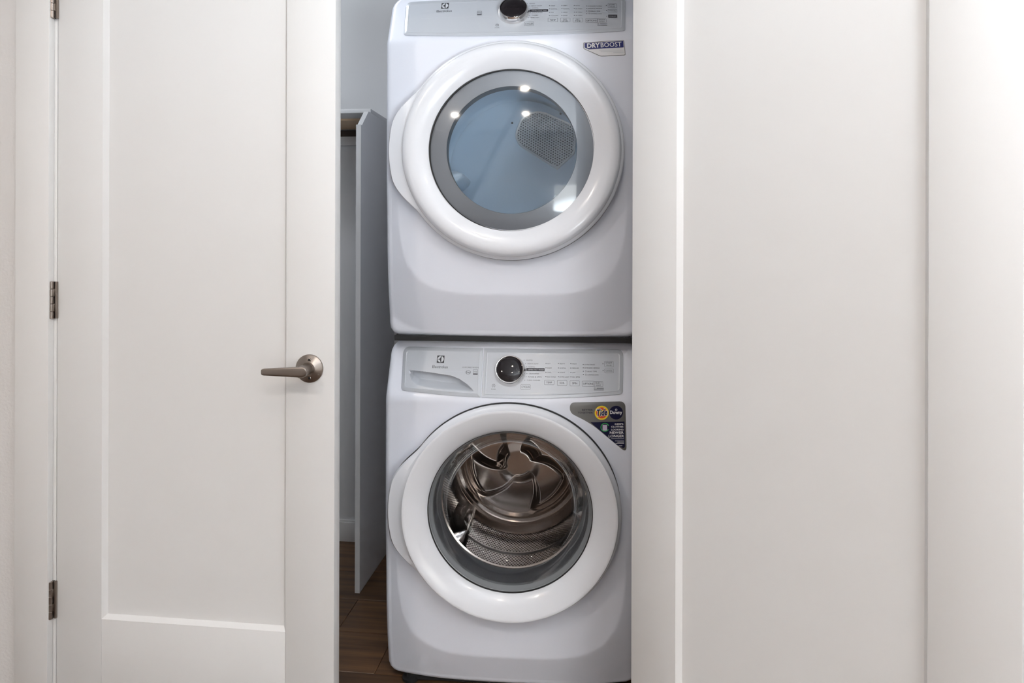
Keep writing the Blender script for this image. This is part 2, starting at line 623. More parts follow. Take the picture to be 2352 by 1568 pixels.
class Print:
    """flat print that follows the machine's front; everything of one ink is one mesh"""

    def __init__(s, surf, off):
        s.surf, s.off, s.v, s.f = surf, off, [], []

    def add(s, pts, faces):
        n = len(s.v)
        for (x, z) in pts:
            s.v.append((x, s.surf.y(x, z) - s.off, z))
        s.f += [tuple(i + n for i in q) for q in faces]

    def text(s, t, x, z, w, h, align='L', shear=0.0, rot=0.0, bold=0.0):
        if (t, bold) not in TCACHE:
            TCACHE[(t, bold)] = text_mesh(t, bold)
        v, f = TCACHE[(t, bold)]
        x0, x1 = min(a[0] for a in v), max(a[0] for a in v)
        y0, y1 = min(a[1] for a in v), max(a[1] for a in v)
        ox = {'L': 0, 'C': -w / 2, 'R': -w}[align]
        pts = []
        for a in v:
            p = (a[0] - x0) / (x1 - x0) * w + ox
            q = (a[1] - y0) / (y1 - y0) * h
            pp = p + shear * q
            pts.append((x + pp * math.cos(rot) - q * math.sin(rot), z + q * math.cos(rot) + pp * math.sin(rot)))
        s.add(pts, f)

    def rect(s, x0, z0, x1, z1, k=1):
        n = max(1, int((x1 - x0) / 0.012))
        for i in range(n):
            a, b = x0 + (x1 - x0) * i / n, x0 + (x1 - x0) * (i + 1) / n
            s.add([(a, z0), (b, z0), (b, z1), (a, z1)], [(0, 1, 2, 3)])

    def frame(s, x0, z0, x1, z1, t=0.0005, r=0.002):
        o = rounded([(x0, z0), (x1, z0), (x1, z1), (x0, z1)], r, 4)
        i = inset(o, t)
        n = len(o)
        s.add(o + i, [(k, (k + 1) % n, n + (k + 1) % n, n + k) for k in range(n)])

    def disc(s, x, z, r, n=20, ez=1.0):
        pts = [(x, z)] + [(x + r * math.cos(2 * math.pi * k / n), z + r * ez * math.sin(2 * math.pi * k / n)) for k in range(n)]
        s.add(pts, [(0, 1 + k, 1 + (k + 1) % n) for k in range(n)])

    def ring(s, x, z, r0, r1, n=28, a0=0.0, a1=2 * math.pi, ez=1.0):
        full = abs(a1 - a0 - 2 * math.pi) < 1e-6
        m = n if full else n + 1
        pts = []
        for k in range(m):
            a = a0 + (a1 - a0) * k / n
            pts += [(x + r0 * math.cos(a), z + r0 * ez * math.sin(a)), (x + r1 * math.cos(a), z + r1 * ez * math.sin(a))]
        fs = []
        for k in range(n):
            j = (k + 1) % m
            fs.append((2 * k, 2 * k + 1, 2 * j + 1, 2 * j))
        s.add(pts, fs)

    def poly(s, pts):
        """fill a star-shaped polygon from its centroid"""
        n = len(pts)
        cx = sum(p[0] for p in pts) / n
        cz = sum(p[1] for p in pts) / n
        v, f = [(cx, cz)], []
        K = 4
        for k in range(1, K + 1):
            v += [(cx + (p[0] - cx) * k / K, cz + (p[1] - cz) * k / K) for p in pts]
        for i in range(n):
            j = (i + 1) % n
            f.append((0, 1 + i, 1 + j))
            for k in range(K - 1):
                f.append((1 + k * n + i, 1 + (k + 1) * n + i, 1 + (k + 1) * n + j, 1 + k * n + j))
        s.add(v, f)

    def build(s, name, m, parent):
        if not s.v:
            return None
        o = pyd(name, s.v, s.f, m, parent)
        o['kind'] = 'stuff'
        return o


def resample(base, other, step):
    """subdivide both outlines alike: as many pieces per side as the base outline needs"""
    out = []
    n = len(base)
    for i in range(n):
        j = (i + 1) % n
        k = max(1, int(math.ceil((Vector(base[j]) - Vector(base[i])).length / step)))
        a, b = Vector(other[i]), Vector(other[j])
        for q in range(k):
            out.append(tuple(a.lerp(b, q / k)))
    return out


def patch(name, surf, outline, spine, m, parent, offs, rings=10, disp=None, smooth=30, step=0.006):
    """raised plate that follows the front; outline is a list of (x, z) or a function of the inset,
    spine = (xa, xb, z), offs = [(inset, out), ...] for its rim"""
    v, f = [], []
    layers = []
    fn = outline if callable(outline) else (lambda d: inset(outline, d))
    base = fn(0.0)
    for d, o in offs:
        layers.append((resample(base, fn(d), step), o))
    n = len(layers[0][0])
    inner, oin = layers[-1]
    for k in range(1, rings + 1):
        t = k / rings * 0.999
        L = []
        for p in inner:
            q = (min(max(p[0], spine[0]), spine[1]), spine[2])
            L.append((p[0] + (q[0] - p[0]) * t, p[1] + (q[1] - p[1]) * t))
        layers.append((L, oin))
    for L, o in layers:
        for (x, z) in L:
            oo = o - (disp(x, z) if disp else 0.0)
            v.append((x, surf.y(x, z) - oo, z))
    for k in range(len(layers) - 1):
        for i in range(n):
            j = (i + 1) % n
            f.append((k * n + i, k * n + j, (k + 1) * n + j, (k + 1) * n + i))
    return pyd(name, v, f, m, parent, smooth)


def body_mesh(name, surf, Ht, zc, parent, depth=0.74, pocket=None):
    N, M = 512, 64
    re = 0.017
    v, f = [], []
    rh = 0.258
    corner_t, corner_b = 0.028, 0.016

    def bound(a):
        """ray from the door centre to the rounded rectangle (inset by re)"""
        c, s = math.cos(a), math.sin(a)
        x1, zt, zb = HW - re, Ht - re - zc, -(zc - re)
        lo, hi = 0.0, 2.0
        for _ in range(40):
            mid = (lo + hi) / 2
            x, z = abs(c * mid), s * mid
            r = corner_t if z > 0 else corner_b
            inside = x < x1 and zb < z < zt
            if inside and x > x1 - r:
                if z > zt - r and math.hypot(x - (x1 - r), z - (zt - r)) > r:
                    inside = False
                if z < zb + r and math.hypot(x - (x1 - r), z - (zb + r)) > r:
                    inside = False
            if inside:
                lo = mid
            else:
                hi = mid
        return lo
    # angles denser towards the corners is not needed: N is high
    B = [bound(2 * math.pi * i / N) for i in range(N)]
    P = [(B[i] * math.cos(2 * math.pi * i / N), zc + B[i] * math.sin(2 * math.pi * i / N)) for i in range(N)]
    nrm = []
    for i in range(N):
        a, b = P[i - 1], P[(i + 1) % N]
        t = Vector((b[0] - a[0], b[1] - a[1])).normalized()
        nrm.append((t.y, -t.x))
    cols = []
    for i in range(N):
        a = 2 * math.pi * i / N
        col = []
        for j in range(M + 1):
            r = rh + (B[i] - rh) * j / M
            x, z = r * math.cos(a), zc + r * math.sin(a) * (EZ + (1 - EZ) * j / M)
            if j == M:
                x, z = P[i]
            yb = surf.y(x, z)
            if pocket and pocket[0] < x < pocket[1] and pocket[2] < z < pocket[3]:
                yb += 0.05   # the drawer's pocket behind its front
            col.append((x, yb, z))
        x, y, z = col[-1]
        for k in range(1, 7):
            q = k / 6 * math.pi / 2
            col.append((x + nrm[i][0] * re * math.sin(q), y + re * (1 - math.cos(q)), z + nrm[i][1] * re * math.sin(q)))
        col.append((col[-1][0], depth, col[-1][2]))
        # inner return of the door hole
        x, y, z = col[0]
        col.insert(0, (x, y + 0.05, z))
        cols.append(col)
    K = len(cols[0])
    for c in cols:
        v += c
    for i in range(N):
        j = (i + 1) % N
        for k in range(K - 1):
            f.append((i * K + k, j * K + k, j * K + k + 1, i * K + k + 1))
    f.append(tuple(i * K + K - 1 for i in range(N)))
    return pyd(name, v, f, 'enamel', parent, 38)


def bump(a):
    d = abs(math.degrees(a) - 180)
    return 1 - sstep(13, 37, d)


def perforated_cylinder(rad, y0, y1, pu, pv, hr, skip=None, ez=1.0):
    """inner drum wall with real holes: every cell is a ring of quads round an octagonal hole"""
    v, f = [], []
    nu = int(2 * math.pi * rad / pu)
    nv = int((y1 - y0) / pv)
    du, dv = 2 * math.pi / nu, (y1 - y0) / nv
    for j in range(nv):
        for i in range(nu):
            ca, cy = (i + (0.5 if j % 2 else 0.0)) * du, y0 + (j + 0.5) * dv
            if skip and skip(ca, cy):
                q = [(ca - du / 2, cy - dv / 2), (ca + du / 2, cy - dv / 2), (ca + du / 2, cy + dv / 2), (ca - du / 2, cy + dv / 2)]
                b = len(v)
                v += [(rad * math.cos(a), yy, rad * math.sin(a) * ez) for a, yy in q]
                f.append((b, b + 1, b + 2, b + 3))
                continue
            outer = [(du / 2, 0), (du / 2, dv / 2), (0, dv / 2), (-du / 2, dv / 2), (-du / 2, 0), (-du / 2, -dv / 2), (0, -dv / 2), (du / 2, -dv / 2)]
            b = len(v)
            for (a, yy) in outer:
                v.append((rad * math.cos(ca + a), cy + yy, rad * math.sin(ca + a) * ez))
            for k in range(8):
                t = k * math.pi / 4
                a, yy = hr / rad * math.cos(t), hr * math.sin(t)
                v.append((rad * math.cos(ca + a), cy + yy, rad * math.sin(ca + a) * ez))
            for k in range(8):
                l = (k + 1) % 8
                f.append((b + k, b + l, b + 8 + l, b + 8 + k))
    return v, f


def emblem(ink, pale, x, z, w, h):
    ink.rect(x - w / 2, z - h / 2, x + w / 2, z + h / 2)
    pale.disc(x, z, w * 0.43, 32, h / w)


def emblem_mark(ink2, x, z, w, h):
    q = [(-0.98, 0.03), (-0.45, 0.12), (-0.12, 0.42), (0.05, 1.0), (0.30, 0.98), (0.24, 0.4), (0.24, -0.4), (0.30, -0.98), (0.05, -1.0), (-0.12, -0.42), (-0.45, -0.12), (-0.98, -0.03)]
    q = [(x + a * w * 0.42, z + b * h * 0.42) for a, b in q]
    n = len(q)
    ink2.add([(x + 0.05 * w, z)] + q, [(0, 1 + k, 1 + (k + 1) % n) for k in range(n)])


CW = 0.0031   # width of one small capital
CHT = 0.0030  # its height on the face


def console_print(surf, parent, con, washer):
    off = 0.0046
    dx, dz = (0.0, 0.0) if washer else (0.0068, 0.0372)
    ink, grey, pale = Print(surf, off), Print(surf, off), Print(surf, off + 0.0003)
    ink2 = Print(surf, off + 0.0006)
    # cycle list round the dial
    cyc = [('WHITES', 0.0408, 0.9040), ('HEAVY DUTY', 0.0455, 0.8950), ('NORMAL', 0.0484, 0.8868), ('DELICATES', 0.0501, 0.8695), ('RINSE & SPIN', 0.0482, 0.8612), ('CLEAN WASHER', 0.0449, 0.8526)] if washer else \
          [('MIXED', 0.0408, 0.9040), ('HEAVY DUTY', 0.0455, 0.8960), ('NORMAL', 0.0484, 0.8888), ('DELICATES', 0.0501, 0.8725), ('TOWELS', 0.0482, 0.8640), ('TIME DRY', 0.0449, 0.8560)]
    for t, x, z in cyc:
        grey.text(t, x + dx, z + dz, len(t) * CW, CHT)
        ink.disc(x - 0.0055 + dx, z + 0.0015 + dz, 0.0009, 10)
    ink.rect(0.0426 + dx, 0.8776 + dz, 0.0937 + dx, 0.8852 + dz)
    pale.text('15MIN FAST WASH' if washer else '15MIN FAST DRY', 0.0475 + dx, 0.8798 + dz, 0.044, 0.0030)
    cols = [(0.0975, ['HOT', 'WARM', 'COOL', 'ECO COLD']), (0.1322, ['HEAVY', 'NORMAL', 'LIGHT', 'EXTRA LIGHT']), (0.1669, ['HIGH', 'MEDIUM', 'LOW', 'NO SPIN'])] if washer else \
           [(0.0975, ['HIGH', 'NORMAL', 'LOW', 'ECONOMY']), (0.1322, ['VERY', 'NORMAL', 'LESS', 'DAMP']), (0.1669, ['AUTO', '60 MIN', '45 MIN', '30 MIN'])]
    for x, L in cols:
        for k, t in enumerate(L):
            z = 0.8975 - 0.0113 * k + dz
            ink.disc(x + dx, z, 0.0011, 12)
            w = min(len(t) * CW, 0.0275)
            grey.text(t, x + 0.0032 + dx, z - 0.0018, w, CHT)
    opt = ['EXTRA RINSE', 'EXTENDED REFRESH', 'DELAY TIME', 'CONTROL LOCK'] if washer else ['EXTENDED TUMBLE', 'WRINKLE RELEASE', 'DELAY TIME', 'CONTROL LOCK']
    for k, t in enumerate(opt):
        z = 0.8956 - 0.0087 * k + dz
        x = 0.2017 + dx
        ink.disc(x, z, 0.0011, 12)
        if k >= 2:
            if k == 2:
                grey.ring(x + 0.0068, z + 0.0001, 0.0017, 0.0022, 16)
            else:
                grey.frame(x + 0.0048, z - 0.0018, x + 0.0088, z + 0.0012, 0.0004, 0.0004)
                grey.ring(x + 0.0068, z + 0.0012, 0.0009, 0.0013, 10, 0, math.pi)
        xx = x + (0.0032 if k < 2 else 0.0108)
        grey.text(t, xx, z - 0.0018, len(t) * CW * 0.86, CHT)
    # buttons
    def btn(x0, z1, x1, z0, lines):
        ink.frame(x0 + dx, z0 + dz, x1 + dx, z1 + dz, 0.0005, 0.0016)
        n = len(lines)
        H = z1 - z0
        for k, (t, wf, hf) in enumerate(lines):
            h = H * hf
            zc = z1 - H * (k + 0.5) / n * (1.0 if n == 1 else 0.86) - (0 if n == 1 else H * 0.07)
            ink.text(t, (x0 + x1) / 2 + dx, zc - h / 2 + dz, (x1 - x0) * wf, h, 'C')
    if washer:
        btn(0.0936, 0.8550, 0.1204, 0.8430, [('TEMP', 0.6, 0.36)])
        btn(0.1294, 0.8549, 0.1562, 0.8416, [('SOIL', 0.52, 0.36)])
        btn(0.1640, 0.8540, 0.1909, 0.8407, [('SPIN', 0.52, 0.36)])
    else:
        btn(0.0936, 0.8552, 0.1208, 0.8420, [('TEMP', 0.62, 0.36)])
        btn(0.1280, 0.8550, 0.1552, 0.8410, [('DRY', 0.4, 0.24), ('LEVEL', 0.66, 0.34)])
        btn(0.1630, 0.8545, 0.1902, 0.8405, [('DRY', 0.4, 0.24), ('TIME', 0.56, 0.34)])
    btn(0.1981, 0.8534, 0.2312, 0.8395, [('OPTIONS', 0.84, 0.36)])
    btn(0.2312, 0.8527, 0.2553, 0.8390, [('SELECT', 0.72, 0.27), ('RESET', 0.62, 0.2)])
    btn(0.2613, 0.9042, 0.2865, 0.8896, [('START', 0.72, 0.30), ('PAUSE', 0.58, 0.22)])
    btn(0.2610, 0.8846, 0.2862, 0.8742, [('CANCEL', 0.76, 0.36)])
    btn(0.0286, 0.8431, 0.0552, 0.8307, [('CYCLES', 0.84, 0.40)])
    ink.disc(0.2570 + dx, 0.8976 + dz, 0.0012, 12)
    ink.disc(0.2569 + dx, 0.8802 + dz, 0.0012, 12)
    if not washer:
        ink.disc(0.2569 + dx, 0.8610 + dz, 0.0012, 12)
        ink.rect(0.2612 + dx, 0.8560 + dz, 0.2862 + dx, 0.8662 + dz)
        pale.text('DRYBOOST', 0.2737 + dx, 0.8595 + dz, 0.0195, 0.0032, 'C')
    # power mark
    px, pz = -0.0472 + dx, (0.8385 if washer else 0.8345) + dz
    ink.ring(px, pz, 0.0036, 0.0044, 28, R(-60), R(240))
    ink.rect(px - 0.0004, pz - 0.002, px + 0.0004, pz + 0.0020)
    ink.text('POWER', px, pz - 0.0098, 0.0125, 0.0024, 'C')
    # small print under the option buttons, too small to read: two thin lines and a tick
    ink.rect(0.2375 + dx, 0.8346 + dz, 0.2575 + dx, 0.8360 + dz)
    ink.rect(0.2300 + dx, 0.8304 + dz, 0.2575 + dx, 0.8318 + dz)
    ink.frame(0.2305 + dx, 0.8338 + dz, 0.2345 + dx, 0.8372 + dz, 0.0006, 0.001)
    # emblem, maker's name and badges at the left
    ex, ez = (-0.2030, 0.9042) if washer else (-0.1945, 0.9440)
    emblem(ink, pale, ex, ez, 0.0212, 0.0192)
    emblem_mark(ink2, ex, ez, 0.0212, 0.0192)
    if washer:
        ink.text('Electrolux', -0.2250, 0.8806, 0.0452, 0.0072)
        grey.text('LUXCARE WASH', -0.1388, 0.8826, 0.0460, 0.0036)
        grey.ring(-0.1211, 0.8715, 0.0062, 0.0072, 32, ez=0.72)
        ink.text('he', -0.1211, 0.8690, 0.0095, 0.0055, 'C')
        bx, bz = -0.1004, 0.8720
    else:
        ink.text('Electrolux', -0.2170, 0.9222, 0.0445, 0.0078)
        bx, bz = -0.0928, 0.9140
    grey.frame(bx - 0.0065, bz - 0.0065, bx + 0.0065, bz + 0.0070, 0.0006, 0.0003)
    grey.rect(bx - 0.0060, bz - 0.0062, bx + 0.0060, bz - 0.0028)
    grey.text('energy', bx, bz - 0.0008, 0.0098, 0.0034, 'C')
    ink.build('lettering', 'ink', con)
    grey.build('small_lettering', 'ink_grey', con)
    pale.build('reversed_lettering', 'ink_pale', con)
    ink2.build('emblem_mark', 'ink', con)


def machine(kind):
    washer = kind == 'washer'
    zb = 0.02 if washer else 0.990
    root = empty('washing_machine' if washer else 'tumble_dryer', (-0.2200, 1.867, zb if not washer else 0.0), R(2.6))
    M = empty('m', parent=None)
    bpy.data.objects.remove(M)
    Z0 = 0.02 if washer else 0.0
    surf = Surf(0.80 if washer else 0.828, 0.455 if washer else 0.48, 0.362 if washer else 0.357)
    Ht = 0.957 if washer else 0.986
    zc = 0.500 if washer else 0.5165
    dc = 0.0 if washer else 0.030
    body = body_mesh('body', surf, Ht, zc, root, pocket=(-0.287, -0.095, 0.8255, 0.905) if washer else None)
    parts = [body]
    con_top, con_bot = 0.9352 + dc, 0.8066 + dc
    offs = [(0.0, -0.003), (0.0006, 0.0022), (0.0016, 0.0030), (0.0085, 0.0036), (0.0100, 0.0046), (0.0112, 0.0040)]

    def console_outline(xa, xb, ra, rb):
        """left and right x (at the top), corner radii; gives the outline for any inset"""
        def fn(d):
            x0, x1 = xa + d, xb - d
            pts = []
            nb = max(6, int((xb - xa) / 0.02))
            for k in range(nb + 1):
                x = x0 + (x1 - x0) * k / nb
                pts.append((x, con_bot + d + 0.0125 * (abs(x) / 0.3) ** 2))
            sl = 0.006
            pts[0] = (x0 + (sl if ra > 0.01 else 0), pts[0][1])
            pts[-1] = (x1 - (sl if rb > 0.01 else 0), pts[-1][1])
            pts += [(x1, con_top - d), (x0, con_top - d)]
            rad = [0] * len(pts)
            qa, qb = max(0.0008, ra - d), max(0.0008, rb - d)
            rad[0], rad[nb], rad[nb + 1], rad[nb + 2] = qa, qb, qb, qa
            return rounded(pts, rad, 8)
        return fn
    cz = (con_top + con_bot) / 2 + 0.002
    if washer:
        ol = console_outline(-0.0803, 0.3165, 0.002, 0.020)
        con = patch('control_panel', surf, ol, (-0.03, 0.265, cz), 'console_silver', root, offs, 14)
        tx_ = [-0.2954, -0.2371, -0.1689, -0.1461, -0.1230, -0.1013]
        tz_ = [0.8738, 0.8692, 0.8614, 0.8539, 0.8411, 0.8238]
        bx_ = [-0.2954, -0.2814, -0.2634, -0.2300, -0.188, -0.1013]
        bz_ = [0.8738, 0.8451, 0.8336, 0.8285, 0.8251, 0.8225]

        def interp(x, X, Z):
            for i in range(len(X) - 1):
                if X[i] <= x <= X[i + 1]:
                    t = (x - X[i]) / (X[i + 1] - X[i])
                    return Z[i] + (Z[i + 1] - Z[i]) * t
            return None

        def scoop(x, z):
            if not (-0.2954 < x < -0.1013):
                return 0.0
            a, b = interp(x, tx_, tz_), interp(x, bx_, bz_)
            if not (b < z < a + 0.0004) or a - b < 1e-4:
                return 0.0
            s = min(1.0, max(0.0, (a - z) / (a - b)))
            e = sstep(0.0, 0.030, a - b)
            return e * (0.012 + 0.016 * min(1.0, s / 0.6)) * (1 - sstep(0.58, 1.0, s)) * sstep(-0.0004, 0.0012, a - z)
        ol = console_outline(-0.3165, -0.0817, 0.020, 0.002)
        drw = patch('detergent_drawer', surf, ol, (-0.265, -0.133, cz), 'console_silver', root, offs, 80, disp=scoop, smooth=50, step=0.0013)
        drw['label'] = 'silver detergent drawer with a scooped grip'
        parts += [drw]
    else:
        ol = console_outline(-0.3120, 0.3200, 0.020, 0.020)
        con = patch('control_panel', surf, ol, (-0.26, 0.268, cz), 'console_silver', root, offs, 14)
    con['label'] = 'silver control panel'
    parts.append(con)
    console_print(surf, root, con, washer)
    # dial
    kx, kz = (-0.0035, 0.8769) if washer else (0.0040, 0.9141)
    ky = surf.y(kx, kz) - 0.004
    dial = lathe_obj('dial', [(0.0, 0.0225), (0.012, 0.0222), (0.024, 0.0208), (0.0325, 0.0182), (0.0362, 0.0165), (0.0366, 0.012)], 'black_gloss', root, (kx, ky, kz), 96, rot=(R(-27), 0, 0))
    dial['label'] = 'round glossy black dial'
    lathe_obj('dial_ring', [(0.0362, 0.0150), (0.0372, 0.0186), (0.0386, 0.0190), (0.0402, 0.0172), (0.0425, 0.0085), (0.0445, 0.0035), (0.0450, -0.002)], 'chrome', dial, (0, 0, 0), 96)
    parts.append(dial)

    # ---------------- door
    def fr(k0):
        return lambda k, a, r: r + (bump(a) * 0.0315 if k >= k0 else (bump(a) * 0.004 if k == k0 - 1 else 0))
    if not washer:
        prof = [(0.2215, 0.030), (0.2230, 0.0405), (0.2260, 0.0430), (0.2380, 0.0500), (0.2520, 0.0565), (0.2660, 0.0595), (0.2780, 0.0590), (0.2870, 0.0555), (0.2925, 0.0500), (0.2955, 0.0430), (0.2970, 0.0360),
                (0.3000, 0.0340), (0.3030, 0.0320), (0.3058, 0.0270), (0.3062, 0.0180), (0.3055, 0.0115), (0.3040, 0.0090), (0.2960, 0.0090), (0.2960, -0.02)]
        dr = lathe_obj('door', prof, 'white_plastic', root, (0.002, 0, zc), 256, fr=lambda k, a, r: r + (bump(a) * 0.0315 if 12 <= k <= 16 else (bump(a) * 0.010 if k == 11 else 0)), ez=EZ)
        dr['label'] = 'round white door with a side grip and domed glass'
        # domed glass and its grey printed border
        gp = [(0.2225 * math.sin(t * math.pi / 2 / 16), 0.0) for t in range(17)]
        gp = [(r, 0.0395 + 0.026 * (1 - (r / 0.2225) ** 2)) for r, _ in gp]
        lathe_obj('door_glass', gp, 'door_glass_clear', dr, (0.003, 0, -0.002), 160, ez=EZ)
        bp = []
        for k in range(11):
            r = 0.176 + (0.2222 - 0.176) * k / 10
            bp.append((r, 0.0395 + 0.026 * (1 - (r / 0.2225) ** 2) - 0.003))
        lathe_obj('tinted_border', bp, 'tint_border', dr, (0.003, 0, -0.002), 160, ez=EZ)
        lathe_obj('window_gasket', [(0.2245, 0.0424), (0.2222, 0.0424), (0.2218, 0.034)], 'black_rubber', dr, (0.003, 0, -0.002), 160, ez=EZ)
        lathe_obj('inner_frame', [(0.1755, 0.046), (0.1770, 0.030), (0.1785, -0.006), (0.1830, -0.010), (0.2050, -0.045), (0.2150, -0.048)], 'grey_rubber', dr, (0.003, 0, -0.002), 128, ez=EZ)
    else:
        prof = [(0.2200, -0.0120), (0.2225, 0.0040), (0.2262, 0.0150), (0.2350, 0.0235), (0.2480, 0.0325), (0.2620, 0.0400), (0.2760, 0.0455), (0.2840, 0.0480), (0.2885, 0.0490), (0.2915, 0.0480), (0.2930, 0.0450),
                (0.2950, 0.0360), (0.2990, 0.0320), (0.3030, 0.0260), (0.3040, 0.0180), (0.3035, 0.0115), (0.3015, 0.0090), (0.2930, 0.0090), (0.2930, -0.02)]
        dr = lathe_obj('door', prof, 'white_plastic', root, (0.0, 0, zc), 256, fr=lambda k, a, r: r + (bump(a) * 0.0330 if 12 <= k <= 16 else (bump(a) * 0.010 if k == 11 else 0)), ez=EZ)
        dr['label'] = 'round white door with a side grip and clear glass bowl'
        lathe_obj('window_gasket', [(0.2266, 0.0160), (0.2250, 0.0156), (0.2240, 0.0110), (0.2230, 0.0040)], 'black_rubber', dr, (0, 0, 0), 160, ez=EZ)
        lathe_obj('gasket_rim', [(0.2245, 0.0118), (0.2225, 0.0110), (0.2200, 0.0020), (0.2168, -0.0020), (0.2150, -0.0150), (0.2155, -0.0180)], 'grey_plastic', dr, (0, 0, 0), 160, ez=EZ)
        lathe_obj('grey_bellows', [(0.2160, -0.0150), (0.2130, -0.0300), (0.2070, -0.0560), (0.2035, -0.0740), (0.2040, -0.0800), (0.2150, -0.0860), (0.2320, -0.0880)], 'grey_rubber', dr, (0, 0, 0), 160, ez=EZ)
        bw = [(0.2155, -0.0060), (0.2120, -0.0160), (0.2060, -0.0320), (0.1985, -0.0520), (0.1880, -0.0700), (0.1720, -0.0840), (0.1480, -0.0930), (0.1100, -0.0985), (0.0600, -0.1010), (0.0, -0.1020)]
        lathe_obj('glass_bowl', bw, 'bowl_glass', dr, (0, 0, 0), 160, ez=EZ, smooth=60)
    parts.append(dr)
    # black ring on the body, painting the shadow line round the door
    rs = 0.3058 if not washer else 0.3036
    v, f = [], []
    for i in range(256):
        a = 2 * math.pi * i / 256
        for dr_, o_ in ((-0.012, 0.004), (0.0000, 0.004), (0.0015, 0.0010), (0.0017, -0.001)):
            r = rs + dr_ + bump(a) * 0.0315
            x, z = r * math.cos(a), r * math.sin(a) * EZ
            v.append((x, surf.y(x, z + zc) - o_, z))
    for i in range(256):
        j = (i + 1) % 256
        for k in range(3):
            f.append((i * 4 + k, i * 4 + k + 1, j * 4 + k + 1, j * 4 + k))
    pyd('door_shade_ring', v, f, 'black_rubber', dr, 40)

    # ---------------- drum
    if washer:
        DR, D0, D1 = 0.236, 0.092, 0.455
        drum = lathe_obj('drum', [(0.2045, -D0 - 0.004), (0.215, -D0), (0.228, -D0 - 0.006), (DR, -D0 - 0.024), (DR, -D0 - 0.034)], 'steel', root, (0, 0, zc), 160, ez=EZ)
        lifts = [R(222), R(342), R(102)]

        def skip(a, y):
            for l in lifts:
                d = (a - l + math.pi) % (2 * math.pi) - math.pi
                if abs(d) < 0.16:
                    return True
            return 0.238 < y < 0.262
        v, f = perforated_cylinder(DR, D0 + 0.034, 0.398, 0.0098, 0.0090, 0.0030, skip, EZ)
        pw_ = pyd('perforated_wall', v, f, 'steel_shaded', drum, 30)
        pw_['kind'] = 'stuff'
        lathe_obj('drum_seam', [(DR, -0.242), (DR - 0.004, -0.246), (DR - 0.004, -0.254), (DR, -0.258)], 'steel_shaded', drum, (0, 0, 0), 160, ez=EZ)
        lathe_obj('drum_shoulder', [(DR, -0.396), (DR - 0.003, -0.404), (0.226, -0.414), (0.220, -0.424), (0.222, -0.436), (0.216, -0.446), (0.203, -0.446), (0.196, -0.438), (0.190, -0.430)], 'steel', drum, (0, 0, 0), 160, ez=EZ)
        # pressed back plate: three curved arms standing proud of three hollows
        NR, NA = 44, 240
        v, f = [], []

        def back(r, a):
            q = r / 0.19
            ph = 3 * a + 2.6 * q
            c = math.cos(ph)
            arm = sstep(-0.25, 0.45, c)
            h = 0.036 * arm * sstep(0.98, 0.80, q)
            hub = sstep(0.42, 0.20, q)
            h = h * (1 - hub) + 0.040 * hub
            groove = math.exp(-((c - 0.1) / 0.16) ** 2) * 0.006 * sstep(0.3, 0.5, q) * sstep(0.96, 0.8, q)
            return h + groove
        v.append((0, 0.452 - back(0, 0), 0))
        for j in range(1, NR + 1):
            r = 0.1905 * j / NR
            for i in range(NA):
                a = 2 * math.pi * i / NA
                yy = 0.452 - back(r, a)
                if j == NR:
                    yy = 0.430
                v.append((r * math.cos(a), yy, r * math.sin(a) * EZ))
        for i in range(NA):
            f.append((0, 1 + i, 1 + (i + 1) % NA))
        for j in range(NR - 1):
            for i in range(NA):
                k = (i + 1) % NA
                f.append((1 + j * NA + i, 1 + (j + 1) * NA + i, 1 + (j + 1) * NA + k, 1 + j * NA + k))
        pyd('back_plate', v, f, 'steel', drum, 60)
        # lifter paddles
        for l in lifts:
            sec = [(-0.042, 0.0), (-0.034, 0.010), (-0.022, 0.034), (-0.012, 0.046), (0.0, 0.050), (0.012, 0.046), (0.022, 0.034), (0.034, 0.010), (0.042, 0.0)]
            lv_, lf_ = [], []
            ys = [0.130, 0.138, 0.150, 0.25, 0.350, 0.376, 0.390]
            sc = [0.0, 0.65, 1.0, 1.0, 1.0, 0.6, 0.0]
            for yy, s_ in zip(ys, sc):
                for (u, h) in sec:
                    rr = DR + 0.001 - h * s_ * (0.75 + 0.25 * (1 if yy < 0.3 else 0.8))
                    aa = l + u * (0.85 + 0.15 * s_) / DR
                    lv_.append((rr * math.cos(aa), yy, rr * math.sin(aa) * EZ))
            ns_ = len(sec)
            for j in range(len(ys) - 1):
                for k in range(ns_ - 1):
                    lf_.append((j * ns_ + k, j * ns_ + k + 1, (j + 1) * ns_ + k + 1, (j + 1) * ns_ + k))
            pyd('lifter_paddle', lv_, lf_, 'steel_shaded', drum, 50)
        lathe_obj('tub', [(0.2480, -0.088), (0.2520, -0.10), (0.2520, -0.50), (0.0, -0.50)], 'dark_cavity', drum, (0, 0, 0), 96)
        parts.append(drum)
    else:
        DR = 0.250
        drum = lathe_obj('drum', [(0.2140, -0.048), (0.2280, -0.062), (0.2420, -0.080), (DR, -0.100), (DR, -0.412), (0.246, -0.424), (0.238, -0.430)], 'drum_paint', root, (0.0, 0, zc), 160, ez=EZ)
        # back plate with one soft crease
        v, f = [], []
        NR, NA = 36, 160

        def crease(x, z):
            # line from (-0.043, 0.665) to (-0.147, 0.46) in machine coordinates
            n = Vector((0.205, -0.104)).normalized()
            d = (x + 0.043) * n.x + (z + zc - 0.665) * n.y
            return 0.010 * sstep(-0.012, 0.012, d) - 0.05 * max(0, -d) * 0.4
        v.append((0, 0.43 - crease(0, 0), 0))
        for j in range(1, NR + 1):
            r = 0.2385 * j / NR
            for i in range(NA):
                a = 2 * math.pi * i / NA
                x, z = r * math.cos(a), r * math.sin(a) * EZ
                v.append((x, 0.43 - crease(x, z), z))
        for i in range(NA):
            f.append((0, 1 + i, 1 + (i + 1) % NA))
